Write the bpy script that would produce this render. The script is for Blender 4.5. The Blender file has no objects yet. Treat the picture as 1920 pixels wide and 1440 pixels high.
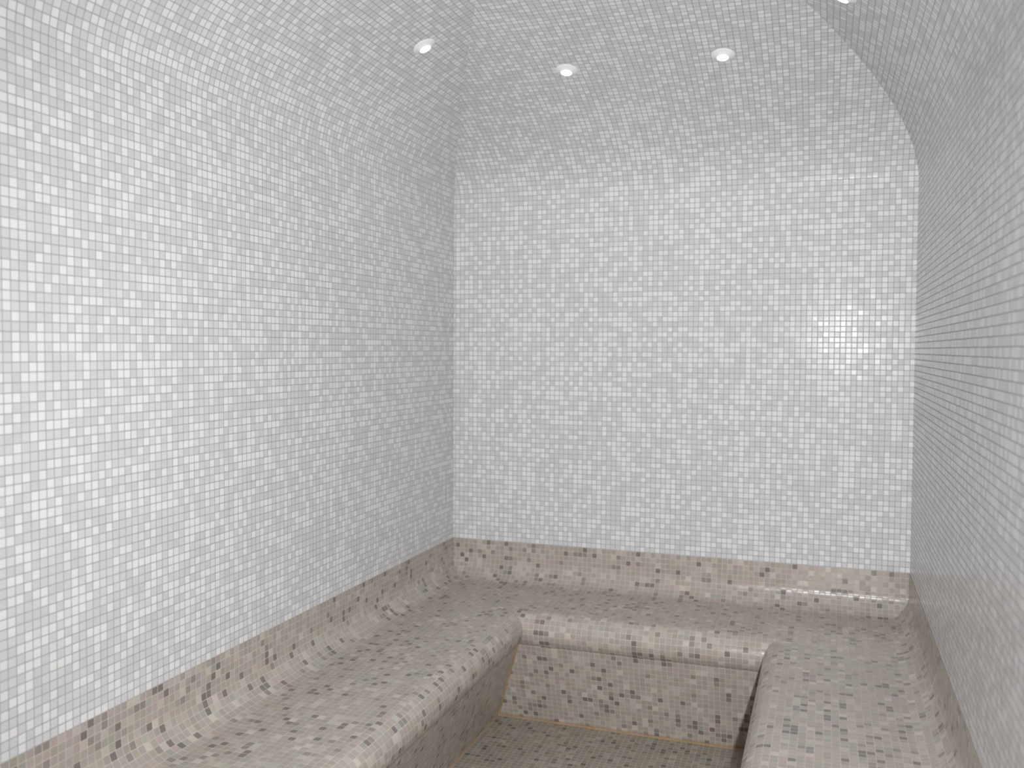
import bpy, bmesh, math, random
from mathutils import Vector, Matrix

# ------------------------------------------------------------------ units
T = 0.02                      # one mosaic pitch = 20 mm; the room is laid out in pitches
W = 90.15                     # room width
L = 185.2                     # room length (back wall y = 0, entrance wall y = -L)
Z0 = 30.0                     # height of the white/brown boundary above the floor
SEAT = -8.0                   # seat plane, relative to that boundary
FLOOR = -30.0
SPRING = 71.0                 # where the vault springs
RISE = 24.75                  # rise of the elliptical vault
scene = bpy.context.scene
col = scene.collection


def P(x, y, z):
    return Vector((x * T, y * T, (z + Z0) * T))


# ------------------------------------------------------------------ node helpers
class NT:
    def __init__(self, name):
        self.mat = bpy.data.materials.new(name)
        self.mat.use_nodes = True
        self.t = self.mat.node_tree
        self.t.nodes.clear()

    def n(self, kind, **kw):
        nd = self.t.nodes.new(kind)
        for k, v in kw.items():
            setattr(nd, k, v)
        return nd

    def link(self, a, b):
        self.t.links.new(a, b)

    def put(self, sock, v):
        if isinstance(v, bpy.types.NodeSocket):
            self.link(v, sock)
        elif v is not None:
            sock.default_value = v

    def math(self, op, a, b=None, c=None, clamp=False):
        nd = self.n('ShaderNodeMath', operation=op, use_clamp=clamp)
        for i, v in enumerate((a, b, c)):
            if v is not None:
                self.put(nd.inputs[i], v)
        return nd.outputs[0]

    def vmath(self, op, a, b=None, scale=None):
        nd = self.n('ShaderNodeVectorMath', operation=op)
        self.put(nd.inputs[0], a)
        if b is not None:
            self.put(nd.inputs[1], b)
        if scale is not None:
            self.put(nd.inputs['Scale'], scale)
        return nd.outputs[0]

    def mix(self, f, a, b, blend='MIX'):
        nd = self.n('ShaderNodeMix', data_type='RGBA', blend_type=blend)
        self.put(nd.inputs[0], f)
        self.put(nd.inputs[6], a)
        self.put(nd.inputs[7], b)
        return nd.outputs[2]

    def out(self, bsdf):
        o = self.n('ShaderNodeOutputMaterial')
        self.link(bsdf, o.inputs['Surface'])
        return self.mat


def srgb(r, g, b):
    def f(c):
        c /= 255.0
        return c / 12.92 if c <= 0.04045 else ((c + 0.055) / 1.055) ** 2.4
    return (f(r), f(g), f(b), 1.0)


def mosaic(name, palette, grout, joint=0.075, soft=0.05, rough=0.16, spec=0.5,
           tilt=0.03, jitter=0.10, hue=0.05, pillow=0.25, round_=0.10, bump=0.5):
    """Mosaic of square glass tiles laid on the surface's own UV grid (1 UV unit = 1 tile)."""
    N = NT(name)
    uv = N.n('ShaderNodeUVMap').outputs[0]
    cell = N.vmath('FLOOR', uv)
    frac = N.vmath('FRACTION', uv)
    sep = N.n('ShaderNodeSeparateXYZ')
    N.link(frac, sep.inputs[0])
    # rounded-square distance from tile centre
    qx = N.math('SUBTRACT', N.math('ABSOLUTE', N.math('SUBTRACT', sep.outputs[0], 0.5)), 0.5 - joint - round_)
    qy = N.math('SUBTRACT', N.math('ABSOLUTE', N.math('SUBTRACT', sep.outputs[1], 0.5)), 0.5 - joint - round_)
    mx = N.math('MAXIMUM', qx, 0.0)
    my = N.math('MAXIMUM', qy, 0.0)
    ln = N.math('SQRT', N.math('ADD', N.math('MULTIPLY', mx, mx), N.math('MULTIPLY', my, my)))
    d = N.math('SUBTRACT', ln, round_)
    mr = N.n('ShaderNodeMapRange', interpolation_type='SMOOTHSTEP')
    N.link(d, mr.inputs[0])
    mr.inputs[1].default_value = -soft
    mr.inputs[2].default_value = soft
    mr.inputs[3].default_value = 1.0
    mr.inputs[4].default_value = 0.0
    mask = mr.outputs[0]
    # one random draw per tile
    wn = N.n('ShaderNodeTexWhiteNoise', noise_dimensions='2D')
    N.link(N.vmath('ADD', cell, (0.5, 0.5, 0.0)), wn.inputs['Vector'])
    wn2 = N.n('ShaderNodeTexWhiteNoise', noise_dimensions='2D')
    N.link(N.vmath('ADD', cell, (371.5, 137.5, 0.0)), wn2.inputs['Vector'])
    ramp = N.n('ShaderNodeValToRGB')
    ramp.color_ramp.interpolation = 'CONSTANT'
    els = ramp.color_ramp.elements
    pos = 0.0
    for i, (share, c) in enumerate(palette):
        if i < 2:
            e = els[i]
            e.position = pos
        else:
            e = els.new(pos)
        e.color = c
        pos += share
    N.link(wn.outputs['Value'], ramp.inputs[0])
    # per tile value and hue scatter (each tile is its own piece of glass)
    tint = N.vmath('ADD', N.vmath('SCALE', N.vmath('SUBTRACT', wn2.outputs['Color'], (0.5, 0.5, 0.5)), scale=hue), (1.0, 1.0, 1.0))
    val = N.math('ADD', N.math('MULTIPLY', N.math('SUBTRACT', wn2.outputs['Value'], 0.5), jitter), 1.0)
    tile = N.mix(1.0, ramp.outputs[0], N.vmath('SCALE', tint, scale=val), 'MULTIPLY')
    # grout with slight unevenness
    nz = N.n('ShaderNodeTexNoise', noise_dimensions='2D')
    N.link(uv, nz.inputs['Vector'])
    nz.inputs['Scale'].default_value = 0.35
    gv = N.math('ADD', N.math('MULTIPLY', N.math('SUBTRACT', nz.outputs[0], 0.5), 0.25), 1.0)
    gcol = N.vmath('SCALE', grout, scale=gv) if not isinstance(grout, tuple) else N.vmath('SCALE', grout[:3], scale=gv)
    base = N.mix(mask, gcol, tile)
    # tiles lie very slightly out of true: tilt each one
    geo = N.n('ShaderNodeNewGeometry')
    t3 = N.vmath('SCALE', N.vmath('SUBTRACT', wn.outputs['Color'], (0.5, 0.5, 0.5)), scale=tilt)
    nrm = N.vmath('NORMALIZE', N.vmath('ADD', geo.outputs['Normal'], t3))
    bp = N.n('ShaderNodeBump')
    bp.inputs['Strength'].default_value = bump
    bp.inputs['Distance'].default_value = 0.0015
    N.link(N.math('MULTIPLY', mask, 1.0), bp.inputs['Height'])
    N.link(nrm, bp.inputs['Normal'])
    b = N.n('ShaderNodeBsdfPrincipled')
    N.link(base, b.inputs['Base Color'])
    N.link(N.math('ADD', N.math('MULTIPLY', mask, rough - 0.75), 0.75), b.inputs['Roughness'])
    N.put(b.inputs['Specular IOR Level'], N.math('MULTIPLY', mask, spec))
    N.link(bp.outputs[0], b.inputs['Normal'])
    return N.out(b.outputs[0])


def plain(name, c, rough=0.4, spec=0.5, metal=0.0, noise=0.0, nscale=20.0, c2=None):
    N = NT(name)
    b = N.n('ShaderNodeBsdfPrincipled')
    b.inputs['Base Color'].default_value = c
    if noise:
        tc = N.n('ShaderNodeTexCoord')
        nz = N.n('ShaderNodeTexNoise')
        N.link(tc.outputs['Object'], nz.inputs['Vector'])
        nz.inputs['Scale'].default_value = nscale
        f = N.math('MULTIPLY', N.math('SUBTRACT', nz.outputs[0], 0.35), 3.0, clamp=True)
        N.link(N.mix(f, c, c2), b.inputs['Base Color'])
    b.inputs['Roughness'].default_value = rough
    b.inputs['Specular IOR Level'].default_value = spec
    b.inputs['Metallic'].default_value = metal
    return N.out(b.outputs[0])


def glowing(name, c, strength):
    N = NT(name)
    b = N.n('ShaderNodeBsdfPrincipled')
    b.inputs['Base Color'].default_value = (0.9, 0.9, 0.9, 1)
    b.inputs['Emission Color'].default_value = c
    b.inputs['Emission Strength'].default_value = strength
    b.inputs['Roughness'].default_value = 0.3
    return N.out(b.outputs[0])


def g(v, r=1.0, b=1.0):
    return (v * r, v, v * b, 1.0)


M_WHITE = mosaic('white_grey_mosaic',
                 [(0.36, g(0.815, 1.0, 1.005)), (0.22, g(0.675, 1.0, 1.015)), (0.20, g(0.695, 1.005, 1.012)),
                  (0.14, g(0.655, 0.998, 1.02)), (0.08, g(0.74, 1.0, 1.01))],
                 (0.455, 0.455, 0.456), joint=0.065, soft=0.07, rough=0.17, spec=0.055, tilt=0.035, jitter=0.035, hue=0.025, bump=0.1)
TAUPE = [(0.055, (0.235, 0.213, 0.198)), (0.055, (0.325, 0.295, 0.265)), (0.22, (0.468, 0.420, 0.380)),
         (0.18, (0.482, 0.420, 0.386)), (0.17, (0.445, 0.406, 0.355)), (0.16, (0.535, 0.490, 0.445)),
         (0.11, (0.440, 0.416, 0.385)), (0.05, (0.610, 0.562, 0.510))]


def blend(k, r=1.0, b=1.0):
    return [(s_, (c_[0] * k * r, c_[1] * k, c_[2] * k * b, 1.0)) for s_, c_ in TAUPE]


M_BROWN = mosaic('taupe_mosaic', blend(0.91, 1.01, 0.99), (0.575, 0.520, 0.455), joint=0.045, soft=0.06, rough=0.25, spec=0.50,
                 tilt=0.055, jitter=0.10, hue=0.08, bump=0.15)
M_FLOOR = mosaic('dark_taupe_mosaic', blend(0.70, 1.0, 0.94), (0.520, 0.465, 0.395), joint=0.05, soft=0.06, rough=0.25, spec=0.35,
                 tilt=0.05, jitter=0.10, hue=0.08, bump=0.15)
M_JOINT = plain('stained_joint_grout', srgb(186, 158, 126), 0.6, 0.3, noise=1, nscale=9.0, c2=srgb(166, 140, 104))
M_TRIM = plain('white_enamel', (0.92, 0.92, 0.92, 1), 0.35, 0.5)
M_LENS = glowing('lit_lens', (1.0, 1.0, 1.0, 1), 3.0)


# ------------------------------------------------------------------ object helpers
def obj(name, bm, mat, parent=None, smooth=False):
    me = bpy.data.meshes.new(name)
    bm.normal_update()
    bm.to_mesh(me)
    bm.free()
    me.materials.append(mat)
    if smooth:
        for p in me.polygons:
            p.use_smooth = True
    o = bpy.data.objects.new(name, me)
    col.objects.link(o)
    if parent is not None:
        o.parent = parent
    return o


def empty(name, loc, label, cat, group=None):
    o = bpy.data.objects.new(name, None)
    col.objects.link(o)
    o.location = loc
    o.empty_display_size = 0.05
    o['label'] = label
    o['category'] = cat
    if group:
        o['group'] = group
    return o


def structure(o, label, cat):
    o['kind'] = 'structure'
    o['label'] = label
    o['category'] = cat
    return o


def quad(bm, uvl, pts, uvs):
    f = bm.faces.new([bm.verts.new(p) for p in pts])
    for lp, uv in zip(f.loops, uvs):
        lp[uvl].uv = uv
    return f


# ------------------------------------------------------------------ the shell: walls
TH = 4.0      # wall thickness (tiles)


def wall(name, a, b, inward, seed, phase, label):
    """Vertical slab from plan point a to b, tiled on its inner face."""
    bm = bmesh.new()
    uvl = bm.loops.layers.uv.new('UVMap')
    A, B = Vector(a), Vector(b)
    out = -Vector(inward) * TH
    ln = (B - A).length

    def pt(q, z):
        return P(q.x, q.y, z)
    corners = [A, B, B + out, A + out]
    zz = (FLOOR, SPRING)
    us = [0, ln, ln + TH, 2 * ln]
    faces = [(0, 1), (1, 2), (2, 3), (3, 0)]
    for i, j in faces:
        p, q = corners[i], corners[j]
        l2 = (q - p).length
        quad(bm, uvl, [pt(p, zz[0]), pt(q, zz[0]), pt(q, zz[1]), pt(p, zz[1])],
             [(phase + seed, zz[0] + seed), (phase + l2 + seed, zz[0] + seed),
              (phase + l2 + seed, zz[1] + seed), (phase + seed, zz[1] + seed)])
    for z in zz:
        quad(bm, uvl, [pt(c, z) for c in corners], [(0, 0), (1, 0), (1, 1), (0, 1)])
    bmesh.ops.remove_doubles(bm, verts=bm.verts, dist=1e-5)
    bmesh.ops.recalc_face_normals(bm, faces=bm.faces)
    o = obj(name, bm, M_WHITE)
    return structure(o, label, 'wall')


wall('wall_back', (0, 0), (W, 0), (0, -1), 100, -0.4, 'far end wall of white and grey mosaic above the taupe bench')
wall('wall_left', (0, -L), (0, 0), (1, 0), 300, 0.4, 'long left wall of white and grey mosaic tiles')
wall('wall_right', (W, 0), (W, -L), (-1, 0), 500, 0.4, 'right side wall of white and grey mosaic seen at a grazing angle')
wall('wall_front', (W, -L), (0, -L), (0, 1), 700, 0.4, 'entrance end wall of white and grey mosaic behind the camera')

# floor slab
bm = bmesh.new()
uvl = bm.loops.layers.uv.new('UVMap')
fz = (FLOOR, FLOOR - 4)
c4 = [(0, -L), (W, -L), (W, 0), (0, 0)]
quad(bm, uvl, [P(x, y, fz[0]) for x, y in c4], [(x + 900.3, y + 900.1) for x, y in c4])
quad(bm, uvl, [P(x, y, fz[1]) for x, y in c4][::-1], [(x + 900.3, y + 900.1) for x, y in c4][::-1])
for i in range(4):
    a, b = c4[i], c4[(i + 1) % 4]
    quad(bm, uvl, [P(*a, fz[1]), P(*b, fz[1]), P(*b, fz[0]), P(*a, fz[0])], [(0, 0), (1, 0), (1, 1), (0, 1)])
bmesh.ops.remove_doubles(bm, verts=bm.verts, dist=1e-5)
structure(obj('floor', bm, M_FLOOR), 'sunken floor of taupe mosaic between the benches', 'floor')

# ------------------------------------------------------------------ the vault: four elliptical sails meeting on the diagonals
bm = bmesh.new()
uvl = bm.loops.layers.uv.new('UVMap')
NT_, NA = 72, 40


def sail(half_span, half_along, place, seed, phase):
    """place(u, along) -> plan point; u = distance in from the wall, along = -half..half along it."""
    rows = []
    arc = 0.0
    prev = None
    for i in range(NT_ + 1):
        t = (math.pi / 2) * (i / NT_) ** 1.25
        u = half_span * (1 - math.cos(t))
        z = SPRING + RISE * math.sin(t)
        if prev:
            arc += math.hypot(u - prev[0], z - prev[1])
        prev = (u, z)
        half = max(half_along * math.cos(t), 1e-4)
        row = []
        for k in range(NA + 1):
            al = -half + 2 * half * k / NA
            x, y = place(u, al)
            row.append((bm.verts.new(P(x, y, z)), (al + half_along + phase + seed, SPRING + arc + seed)))
        rows.append(row)
    for i in range(NT_):
        for k in range(NA):
            q = [rows[i][k], rows[i][k + 1], rows[i + 1][k + 1], rows[i + 1][k]]
            f = bm.faces.new([v for v, _ in q])
            f.smooth = True
            for lp, (_, uv) in zip(f.loops, q):
                lp[uvl].uv = uv


sail(L / 2, W / 2, lambda u, a: (W / 2 + a, -u), 100, -0.4)
sail(W / 2, L / 2, lambda u, a: (u, -L / 2 + a), 300, 0.4)
sail(W / 2, L / 2, lambda u, a: (W - u, -L / 2 - a), 500, 0.4)
sail(L / 2, W / 2, lambda u, a: (W / 2 - a, -L + u), 700, 0.4)
for f in bm.faces:       # make every sail face into the room
    if f.normal.dot(P(W / 2, -L / 2, 30) - f.calc_center_median()) < 0:
        f.normal_flip()
structure(obj('ceiling', bm, M_WHITE, smooth=True), 'vaulted ceiling of grey mosaic with creased diagonal groins', 'ceiling')

# ------------------------------------------------------------------ the bench
# Cross-section in (u, z): u = distance from the wall.  One list of points per part; the u
# of the front edge differs on each side, so each profile is a function of the seat depth.
YB = -L + 0.05


def arcpts(cx, cz, r, a0, a1, n):
    return [(cx + r * math.cos(math.radians(a0 + (a1 - a0) * i / n)), cz + r * math.sin(math.radians(a0 + (a1 - a0) * i / n))) for i in range(n + 1)]


DEPTH = {'left': 23.65, 'back': 23.7, 'right': 24.2}
RN = 3.2        # nosing radius
RC = 4.0        # radius of the cove between wall and seat
EPS = 0.06


def prof_upstand(d):
    face = [(EPS, -0.02), (EPS, -2.0)] + arcpts(RC + EPS, SEAT + RC, RC, 180, 270, 14)
    back = [(0.03, SEAT), (0.03, -0.02)]
    return face, back


def prof_seat(d):
    face = [(RC + EPS, SEAT), ((RC + d - RN) / 2, SEAT), (d - RN, SEAT)]
    back = [(d - RN, SEAT - 3.0), (RC + EPS, SEAT - 3.0)]
    return face, back


END = -52.0


def prof_nosing(d):
    face = arcpts(d - RN, SEAT - RN, RN, 90, END, 22)
    back = [(d - RN, SEAT - RN - 1.2), (d - RN - 0.4, SEAT - 0.4)]
    return face, back


def prof_riser(d):
    c, s = math.cos(math.radians(END)), math.sin(math.radians(END))
    top = (d - RN + RN * c - 0.25, SEAT - RN + RN * s + 0.12)
    bot = (d - 7.3, FLOOR)
    face = [top, ((top[0] + bot[0]) / 2, (top[1] + bot[1]) / 2), bot]
    back = [(bot[0] - 2.0, FLOOR), (top[0] - 2.0, top[1])]
    return face, back


def prof_joint(d):
    b = d - 7.3
    k = 0.85 if d == DEPTH['back'] else 0.30
    face = [(b + 0.36 * k, FLOOR + 0.75 * k), (b + 0.58 * k, FLOOR + 0.42 * k), (b + 0.75 * k, FLOOR + 0.02)]
    back = [(b + 0.02 * k, FLOOR + 0.02), (b + 0.20 * k, FLOOR + 0.75 * k)]
    return face, back


def plan(side, u, end):
    """Plan position of profile distance u on a side, at its mitred ('m') or open ends."""
    if side == 'left':
        return (u, YB) if end == 0 else (u, None)
    return None


def sweep(prof, side, name, mat, parent, base_u, smooth=False, flat_uv=False):
    dL, dB, dR = DEPTH['left'], DEPTH['back'], DEPTH['right']
    fL, bL = prof(dL)
    fB, bB = prof(dB)
    fR, bR = prof(dR)
    pL, pB, pR = fL + bL, fB + bB, fR + bR
    nf = len(fL)
    sidep = {'left': pL, 'back': pB, 'right': pR}[side]
    # arc length along the visible face -> continuous mosaic rows
    s = [base_u(sidep[0])]
    for i in range(1, len(sidep)):
        s.append(s[-1] + math.hypot(sidep[i][0] - sidep[i - 1][0], sidep[i][1] - sidep[i - 1][1]))
    bm = bmesh.new()
    uvl = bm.loops.layers.uv.new('UVMap')
    n = len(sidep)
    NS = 12
    ring = []
    for i in range(n):
        uL, z = pL[i]
        uB, uR = pB[i][0], pR[i][0]
        if side == 'left':
            a, b = (uL, YB), (uL, -uB)
        elif side == 'right':
            a, b = (W - uR, -uB), (W - uR, YB)
        else:
            a, b = (uL, -uB), (W - uR, -uB)
        row = []
        for k in range(NS + 1):
            t = k / NS
            x = a[0] + (b[0] - a[0]) * t
            y = a[1] + (b[1] - a[1]) * t
            if side == 'back':
                uv = (x + 1200.4, -s[i] + 1200.72)
            elif side == 'left':
                uv = (s[i] + 1200.4, y + 1200.72)
            else:
                uv = (W - s[i] + 1200.4, y + 1200.72)
            row.append((bm.verts.new(P(x, y, z)), uv))
        ring.append(row)
    for i in range(n):
        j = (i + 1) % n
        for k in range(NS):
            q = [ring[i][k], ring[j][k], ring[j][k + 1], ring[i][k + 1]]
            f = bm.faces.new([v for v, _ in q])
            f.smooth = smooth and i < nf - 1
            for lp, (_, uv) in zip(f.loops, q):
                lp[uvl].uv = uv
    for k in (0, NS):
        f = bm.faces.new([ring[i][k][0] for i in range(n)])
        for lp in f.loops:
            lp[uvl].uv = (0.5, 0.5)
    bmesh.ops.recalc_face_normals(bm, faces=bm.faces)
    me_o = obj(name, bm, mat, parent)
    me = me_o.data
    # sharp edges between the shown face and the hidden back
    for e in me.edges:
        e.use_edge_sharp = False
    me.set_sharp_from_angle(angle=math.radians(35))
    for p in me.polygons:
        p.use_smooth = True
    return me_o


bench = empty('corner_bench', P(W / 2, -12, FLOOR), 'U shaped built-in bench of taupe mosaic running round three walls', 'bench')
inv = Matrix.Translation(-bench.location)


def part(prof, side, name, mat, base_u):
    o = sweep(prof, side, name, mat, bench, base_u, smooth=True)
    o.data.transform(inv)
    return o


UP_LEN = 2.0 + 2.0 + RC * math.pi / 2
for sd in ('left', 'back', 'right'):
    part(prof_upstand, sd, 'coved_upstand', M_BROWN, lambda q: RC - UP_LEN)
    part(prof_seat, sd, 'seat', M_BROWN, lambda q: RC)
    part(prof_nosing, sd, 'rounded_nosing', M_BROWN, lambda q: q[0])
    part(prof_riser, sd, 'riser', M_BROWN, lambda q: q[0] + 5.0)
    o = part(prof_joint, sd, 'floor_joint', M_JOINT, lambda q: 0.0)
    o['label'] = 'stained tan grout joint along the floor'

# stained joint in the inner corner between the left and back risers
fL, _ = prof_riser(DEPTH['left'])
fB, _ = prof_riser(DEPTH['back'])
for side, nm in (('left', 1), ('right', -1)):
    fS, _ = prof_riser(DEPTH[side])
    top = Vector((fS[0][0] if nm > 0 else W - fS[0][0], -fB[0][0], fS[0][1]))
    bot = Vector((fS[-1][0] if nm > 0 else W - fS[-1][0], -fB[-1][0], fS[-1][1]))
    bm = bmesh.new()
    tri = [(0.0, 0.0), (0.30 * nm, 0.0), (0.2 * nm, -0.2), (0.0, -0.30)]
    rt = [bm.verts.new(P(top.x + a, top.y + b, top.z)) for a, b in tri]
    rb = [bm.verts.new(P(bot.x + a, bot.y + b, bot.z + 0.05)) for a, b in tri]
    for i in range(4):
        j = (i + 1) % 4
        bm.faces.new([rt[i], rt[j], rb[j], rb[i]])
    bm.faces.new(rt)
    bm.faces.new(rb)
    bmesh.ops.recalc_face_normals(bm, faces=bm.faces)
    o = obj('corner_joint', bm, M_JOINT, bench)
    o.data.transform(inv)
    o['label'] = 'stained tan grout joint in the corner under the seat'


# ------------------------------------------------------------------ recessed lamps
def lathe(profile, seg=48):
    bm = bmesh.new()
    rings = []
    for r, z in profile:
        if r < 1e-6:
            rings.append([bm.verts.new((0, 0, z))])
        else:
            rings.append([bm.verts.new((r * math.cos(2 * math.pi * k / seg), r * math.sin(2 * math.pi * k / seg), z)) for k in range(seg)])
    for a, b in zip(rings, rings[1:]):
        for k in range(seg):
            k2 = (k + 1) % seg
            q = []
            for v in (a[k % len(a)], a[k2 % len(a)], b[k2 % len(b)], b[k % len(b)]):
                if v not in q:
                    q.append(v)
            if len(q) > 2:
                bm.faces.new(q)
    bmesh.ops.recalc_face_normals(bm, faces=bm.faces)
    return bm


def ellipse_point(half, f):
    """u, z and slope (dz/du) where the sail has come in by the fraction f of its half span."""
    u = half * f
    z = SPRING + RISE * math.sqrt(1 - (1 - f) ** 2)
    dz = RISE * (1 - f) / math.sqrt(1 - (1 - f) ** 2) / half
    return u, z, dz


u, zl, sl = ellipse_point(W / 2, 0.300)
ub, zb_, sb = ellipse_point(L / 2, 0.290)
ur, zr, sr = ellipse_point(W / 2, 0.304)
spots = [
    (P(u, -45.1, zl), Vector((sl, 0, -1)), 'round white downlight on the left curve of the vault'),
    (P(32.0, -ub, zb_), Vector((0, -sb, -1)), 'left one of the two white downlights above the far wall'),
    (P(58.3, -ub, zb_), Vector((0, -sb, -1)), 'right one of the two white downlights above the far wall'),
    (P(W - ur, -46.0, zr), Vector((-sr, 0, -1)), 'white downlight on the right curve cut by the picture top'),
]
mm = 0.001
trim_prof = [(37 * mm, -2 * mm), (38 * mm, 0.0), (37.5 * mm, 1.5 * mm), (35 * mm, 3 * mm), (28 * mm, 5.5 * mm),
             (22 * mm, 9 * mm), (20.5 * mm, 11 * mm), (19.2 * mm, 11.4 * mm), (18.6 * mm, 10.2 * mm), (18.6 * mm, 4 * mm), (0, 4 * mm), ]
lens_prof = [(18.4 * mm, 9.2 * mm), (17 * mm, 10.8 * mm), (12 * mm, 12.0 * mm), (6 * mm, 12.6 * mm), (0, 12.8 * mm)]
proto = None
for loc, nrm, lab in spots:
    nrm = nrm.normalized()
    root = empty('downlight', loc, lab, 'ceiling light', 'downlights in the vault')
    root.rotation_mode = 'QUATERNION'
    root.rotation_quaternion = nrm.to_track_quat('Z', 'Y')
    if proto is None:
        tr = obj('trim_ring', lathe(trim_prof), M_TRIM, root, smooth=True)
        tr.data.set_sharp_from_angle(angle=math.radians(40))
        le = obj('lens', lathe(lens_prof), M_LENS, root, smooth=True)
        le['label'] = 'glowing white lens'
        proto = (tr, le)
    else:
        for src in proto:
            c = src.copy()
            col.objects.link(c)
            c.parent = root
    ld = bpy.data.lights.new('downlight_lamp', 'AREA')
    ld.shape = 'DISK'
    ld.size = 0.034
    ld.energy = 0.2
    ld.color = (1.0, 0.98, 0.95)
    lo = bpy.data.objects.new('downlight_lamp', ld)
    col.objects.link(lo)
    lo.location = loc + nrm * 0.0145
    lo.rotation_mode = 'QUATERNION'
    lo.rotation_quaternion = (-nrm).to_track_quat('Z', 'Y')

# ------------------------------------------------------------------ camera and its flash
f_px, yaw, pit, rol, cx, cd, ch = 1710.147, math.radians(-19.031), math.radians(-2.245), math.radians(0.309), 75.14, 179.788, 40.634
cy, sy = math.cos(yaw), math.sin(yaw)
cp, sp = math.cos(pit), math.sin(pit)
fw = Vector((sy * cp, cy * cp, sp))
rt = Vector((cy, -sy, 0))
up = rt.cross(fw)
c, s = math.cos(rol), math.sin(rol)
rt, up = c * rt + s * up, -s * rt + c * up
cam = bpy.data.cameras.new('camera')
cam.sensor_fit = 'HORIZONTAL'
cam.sensor_width = 36.0
cam.lens = f_px / 1920 * 36.0
cam.clip_start = 0.02
cam.dof.use_dof = True
cam.dof.focus_distance = 2.6
cam.dof.aperture_fstop = 2.9
co = bpy.data.objects.new('camera', cam)
col.objects.link(co)
R = Matrix((rt, up, -fw)).transposed().to_4x4()
co.matrix_world = Matrix.Translation(P(cx, -cd, ch)) @ R
scene.camera = co

fl = bpy.data.lights.new('camera_flash', 'SPOT')
fl.energy = 253
fl.spot_size = math.radians(112)
fl.spot_blend = 1.0
fl.shadow_soft_size = 0.02
fl.color = (0.995, 1.0, 1.005)
fo = bpy.data.objects.new('camera_flash', fl)
col.objects.link(fo)
fo.matrix_world = Matrix.Translation(P(cx + 6.0, -cd + 0.2, ch + 4.2)) @ R @ Matrix.Rotation(math.radians(-4), 4, 'Y') @ Matrix.Rotation(math.radians(-3.5), 4, 'X')

w = bpy.data.worlds.new('world')
w.use_nodes = True
w.node_tree.nodes['Background'].inputs[0].default_value = (0.0, 0.0, 0.0, 1)
scene.world = w

scene.view_settings.view_transform = 'Standard'
scene.view_settings.look = 'None'
scene.view_settings.exposure = 0.0
scene.view_settings.gamma = 1.0
scene.view_settings.use_curve_mapping = False
